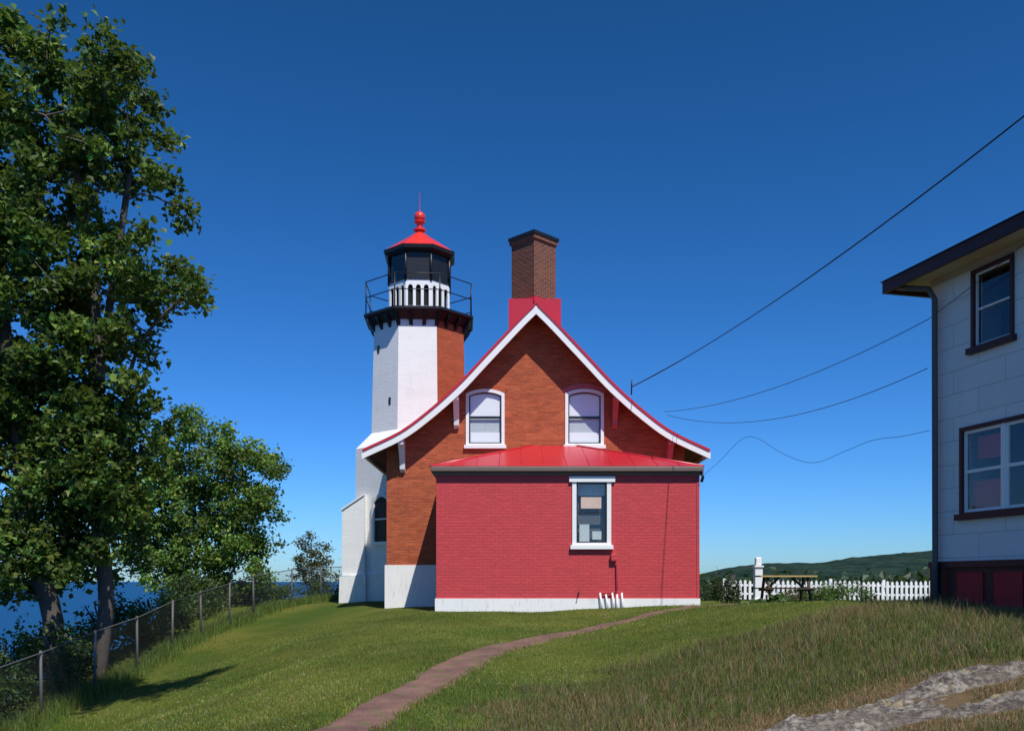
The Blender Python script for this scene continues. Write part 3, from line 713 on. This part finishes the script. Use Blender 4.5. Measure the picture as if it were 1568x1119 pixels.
# second tree clump
tx,ty=-11.06,32.0; g0=h1(tx,ty); k=1/43.75
B2=[(290,625,14),(288,655,26),(255,700,30),(320,690,28),(362,660,14),(360,705,30),(400,710,26),(428,716,12),(228,750,38),(300,750,48),(368,765,42),(408,775,25),(205,805,36),(260,820,48),(330,825,46),(385,835,30),(205,850,30),(270,870,36),(345,872,28),(395,880,20),(320,900,25)]
B2=[(tx+(u-300)*k,(890-v)*k,r*k) for u,v,r in B2]
stems=[[(tx,ty,g0-.2),(tx,ty,1),(tx-.2,ty,3.2),(tx-.25,ty,5.6)],[(tx+.4,ty+.2,g0-.2),(tx+.9,ty,1),(tx+1.2,ty,3),(tx+1.4,ty,4.8)],[(tx-.4,ty,g0-.2),(tx-1.2,ty,1),(tx-1.6,ty,2.8)],[(tx+.6,ty,g0),(tx+1.7,ty,1.2),(tx+2.3,ty,3.5)]]
tree('birch_tree',stems,B2,22,80,.125,(.15,.25,.045),M_bark2,ty,1.2,sig=.17,tipr=.008)
# pine
tx,ty=-9.9,45; g0=h1(tx,ty)
B3=[(tx+.1,2.3,.3),(tx-.4,1.8,.35),(tx+.4,1.6,.4),(tx-.6,1.1,.4),(tx+.1,1.1,.5),(tx+.8,.9,.35),(tx-.3,.5,.5),(tx+.6,.3,.5),(tx-.9,.2,.3),(tx+1.1,.1,.3),(tx,-.2,.6)]
tree('pine_tree',[[(tx,ty,g0-.2),(tx+.05,ty,.8),(tx,ty,2.4)]],B3,16,60,.11,(.095,.09,.035),M_bark,ty,.5,sig=.15,tipr=.008)
# shrubs
def shrub(name,cx,cy,w,d,hh,n,ls,base,asp=.75):
    nc=max(6,int(n/90)); ctr=[]
    for _ in range(nc):
        a=rng.uniform(0,2*math.pi); r=rng.random()**.5; x=cx+w*r*math.cos(a); y=cy+d*r*math.sin(a)
        ctr.append((x,y,h1(x,y)+hh*(1-r*r*.7)*rng.uniform(.2,1)))
    ctr=np.array(ctr); P=(ctr[:,None,:]+rng.normal(size=(nc,90,3))*np.array([w,d,hh])*.16).reshape(-1,3)
    par=empty(name)
    cl=np.repeat(np.clip(1+.3*rng.normal(size=nc),.45,1.7),90)
    leaves('leaves',P,ls,leafcol(len(P),base,.3,cl),par,asp=asp)
    for i in range(5):
        a=rng.uniform(0,6.28); tube('stem_%d'%i,[(cx,cy,h1(cx,cy)-.1),(cx+w*.3*math.cos(a),cy+d*.3*math.sin(a),h1(cx,cy)+hh*.5),(cx+w*.6*math.cos(a),cy+d*.6*math.sin(a),h1(cx,cy)+hh*.85)],.02,M_bark,par,5)
for (cx,cy,w,d,hh,n) in [(-9.9,14,.8,1.6,1.3,2800),(-9.9,17,.8,1.5,1.3,2800),(-9.9,19.8,.7,1.2,1.3,2400),(-10.2,23,.9,1.4,1.4,2600),(-9.9,25.5,.8,1.4,1.2,2400),(-9.9,28.5,.9,1.3,1.2,2400),(-10.3,31,1.0,1.2,1.1,2200),(-9.6,33,.9,1,.8,1600),(-10.9,20,.7,1.2,1.5,2200),(-9.5,37,1.2,1.2,.8,1800),(-7.6,38,1.0,.8,.7,1200)]:
    shrub('shrub',cx,cy,w,d,hh,n,.10,(.05,.09,.02))
shrub('shrub',7.75,33,.5,.6,1.2,1500,.08,(.035,.06,.02))
shrub('shrub',8.9,42,1.2,1.0,1.0,1600,.1,(.04,.07,.025))
shrub('garden_bush',12.8,38.2,.9,.5,.75,1900,.08,(.11,.19,.04))
shrub('garden_bush',14.1,38.2,.9,.5,.95,1900,.08,(.09,.17,.035))
shrub('garden_bush',11.8,38.2,.7,.4,.5,1100,.08,(.16,.17,.06))
shrub('hosta_plant',8.0,28.0,.75,.45,.32,1100,.18,(.12,.22,.06),asp=.6)
# distant tree line behind picket fence
P=[];cl=[]
for i in range(420):
    x=rng.uniform(14,75); y=rng.uniform(85,120); x=x*y/85
    r=rng.uniform(.8,2.2); c=np.array([x,y,h1(x,y)+rng.uniform(.5,2.4)]); P.append(c+rng.normal(size=(60,3))*np.array([r,1,.8])*.8)
    cl+= [rng.uniform(.6,1.3)]*60
P=np.concatenate(P); leaves('distant_tree_line',P,.8,leafcol(len(P),(.035,.065,.03),.25,np.array(cl)))
# ------------------------------------------------------------ grass blades
def blades(name,x,y,hgt,wid,cols,lean=.5):
    n=len(x); z=H(x,y); a=rng.uniform(0,2*np.pi,n); hx_,hy_=np.cos(a)*wid/2,np.sin(a)*wid/2
    la=rng.uniform(0,2*np.pi,n); ll=hgt*lean*rng.random(n)
    lx,ly=np.cos(la)*ll,np.sin(la)*ll
    V=np.stack([np.c_[x-hx_,y-hy_,z-.01],np.c_[x+hx_,y+hy_,z-.01],np.c_[x+lx*.35+hx_*.7,y+ly*.35+hy_*.7,z+hgt*.55],np.c_[x+lx*.35-hx_*.7,y+ly*.35-hy_*.7,z+hgt*.55],np.c_[x+lx,y+ly,z+hgt]],1).reshape(-1,3)
    i5=np.arange(n)*5; F=np.concatenate([np.c_[i5,i5+1,i5+2],np.c_[i5,i5+2,i5+3],np.c_[i5+3,i5+2,i5+4]])
    fastmesh(name,V,F,M_blade,col=np.repeat(cols,5,axis=0))
PD=np.array(D)
def pathdist(x,y):
    d=np.full(len(x),9.)
    for p in PD[::3]: d=np.minimum(d,np.hypot(x-p[0],y-p[1]))
    return d
def inrock(x,y):
    m=np.zeros(len(x),bool)
    for (cx,cy,rx_,ry_,_,ro_) in ROCKS:
        dx,dy=x-cx,y-cy; lx=dx*math.cos(ro_)+dy*math.sin(ro_); ly=-dx*math.sin(ro_)+dy*math.cos(ro_); m|=(lx/rx_)**2+(ly/ry_)**2<.8
    return m
def scatter(n,y0,y1,pw=1.):
    y=y0+(y1-y0)*rng.random(n)**pw; x=rng.uniform(-.62,.62,n)*y; return x,y
def pn(x,y,s): return np.sin(x*s+1.3*np.sin(y*s*.7))*np.sin(y*s*1.1+1.7*np.sin(x*s*.6))
x,y=scatter(260000,7,24,1.25); wmk=wild_mask(x,y); pd=pathdist(x,y)
k=(wmk<.6)&(pd>.29)&(x>-9.5)&~((x>-2.1)&(y>23.9)); x,y,pd=x[k],y[k],pd[k]
n=len(x); c=leafcol(n,(.15,.195,.028),.25); yel=rng.random(n)<np.clip(.16+.14*pn(x+7,y,1.6),.03,.45); c[yel]=c[yel]*0+np.array([.30,.25,.10])
c*= (1+.24*pn(x,y,.9)+.18*pn(x,y,2.3)+.14*pn(x+5,y,5.1))[:,None]
hg=.022+.025*rng.random(n); hg=np.where(pd<.5,hg*1.8,hg)
blades('lawn_grass',x,y,hg,.009+0*x,c,.9)
x,y=scatter(300000,5,19,.9); wmk=wild_mask(x,y)
k=(wmk>.4)&(pathdist(x,y)>.4)&~inrock(x,y)&~((x>7.9)&(y>14.5)); x,y=x[k],y[k]; n=len(x)
pt=pn(x,y,1.1)+.6*pn(x+3,y,2.9)+.4*pn(x,y+2,6.5)
near=np.zeros(n)+9
for r in ROCKS: near=np.minimum(near,np.hypot((x-r[0])/r[2],(y-r[1])/(r[3]*1.3)))
dry=rng.random(n)<np.clip(.26+.26*pt+.6*np.clip(2.0-near,0,1),.04,.9)
c=leafcol(n,(.125,.16,.032),.3); c[dry]=leafcol(int(dry.sum()),(.29,.20,.10),.25)
hg=(.05+.09*rng.random(n))*(1+.35*pt).clip(.4,1.6)*np.clip((x+2.5)/4,.5,1.15)
hg*=np.clip(near*.55-.15,.22,1)
blades('wild_grass',x,y,hg,.007+0*x,c,.9)
k=(rng.random(n)<.03)&(near>1.5); xx,yy=x[k],y[k]
blades('seed_stalks',xx,yy,.14+.20*rng.random(len(xx)),.005+0*xx,leafcol(len(xx),(.26,.17,.12),.2),.5)
x,y=scatter(900,9,22); k=(wild_mask(x,y)<.5)&(pathdist(x,y)>.5)&(x>-8); x,y=x[k],y[k]
leaves('clover_flowers',np.c_[x,y,H(x,y)+.05],.022,np.tile([.5,.5,.42],(len(x),1)),up=2)
f=[];
for i in range(len(fp)-1):
    a=np.array(fp[i]);b_=np.array(fp[i+1]); L=np.linalg.norm(b_-a); m_=int(L*700); tt=rng.random((m_,1)); f.append(a+(b_-a)*tt+rng.normal(size=(m_,2))*.22)
f=np.concatenate(f); x,y=f[:,0],f[:,1]; n=len(x)
blades('fence_grass',x,y,.08+.25*rng.random(n),.012+0*x,leafcol(n,(.11,.16,.03),.35),.6)
# ------------------------------------------------------------ light, sky, camera
s=Vector((.45,-1,1.6)).normalized()
sun=bpy.data.lights.new('sun','SUN'); sun.energy=5.0; sun.angle=math.radians(.53); sun.color=(1,.955,.89)
so=bpy.data.objects.new('sun',sun); COL.objects.link(so); so.rotation_euler=s.to_track_quat('Z','Y').to_euler(); so.location=(10,-20,40)
w=bpy.data.worlds.new('World'); sc.world=w; w.use_nodes=True; t=w.node_tree
sk=N(t,'ShaderNodeTexSky'); sk.sky_type='NISHITA'; sk.sun_disc=False; sk.sun_elevation=math.asin(s.z); sk.sun_rotation=math.atan2(s.x,s.y)
sk.altitude=200; sk.air_density=1.0; sk.dust_density=.3; sk.ozone_density=3.5
sp=N(t,'ShaderNodeSeparateColor'); t.links.new(sk.outputs[0],sp.inputs[0]); cb=N(t,'ShaderNodeCombineColor')
for i,(kk,pw_) in enumerate(((.86,1.65),(1.2,1.32),(2.2,1.52))):   # polarised-sky grade of the Nishita radiance
    a1=N(t,'ShaderNodeMath',operation='MULTIPLY'); a1.inputs[1].default_value=.085; t.links.new(sp.outputs[i],a1.inputs[0])
    a2=N(t,'ShaderNodeMath',operation='POWER'); a2.inputs[1].default_value=pw_; t.links.new(a1.outputs[0],a2.inputs[0])
    a3=N(t,'ShaderNodeMath',operation='MULTIPLY'); a3.inputs[1].default_value=kk*10; t.links.new(a2.outputs[0],a3.inputs[0])
    t.links.new(a3.outputs[0],cb.inputs[i])
bg=t.nodes['Background']; bg.inputs[1].default_value=.1; t.links.new(cb.outputs[0],bg.inputs[0])
cam=bpy.data.cameras.new('camera'); co=bpy.data.objects.new('camera',cam); COL.objects.link(co)
co.location=(0,0,0); co.rotation_euler=(math.radians(90),0,0); cam.sensor_width=36; cam.lens=36*1400/1568
cam.shift_y=.2105; cam.clip_end=20000; cam.clip_start=.1
sc.camera=co
sc.view_settings.view_transform='Standard'; sc.view_settings.look='None'; sc.view_settings.exposure=0
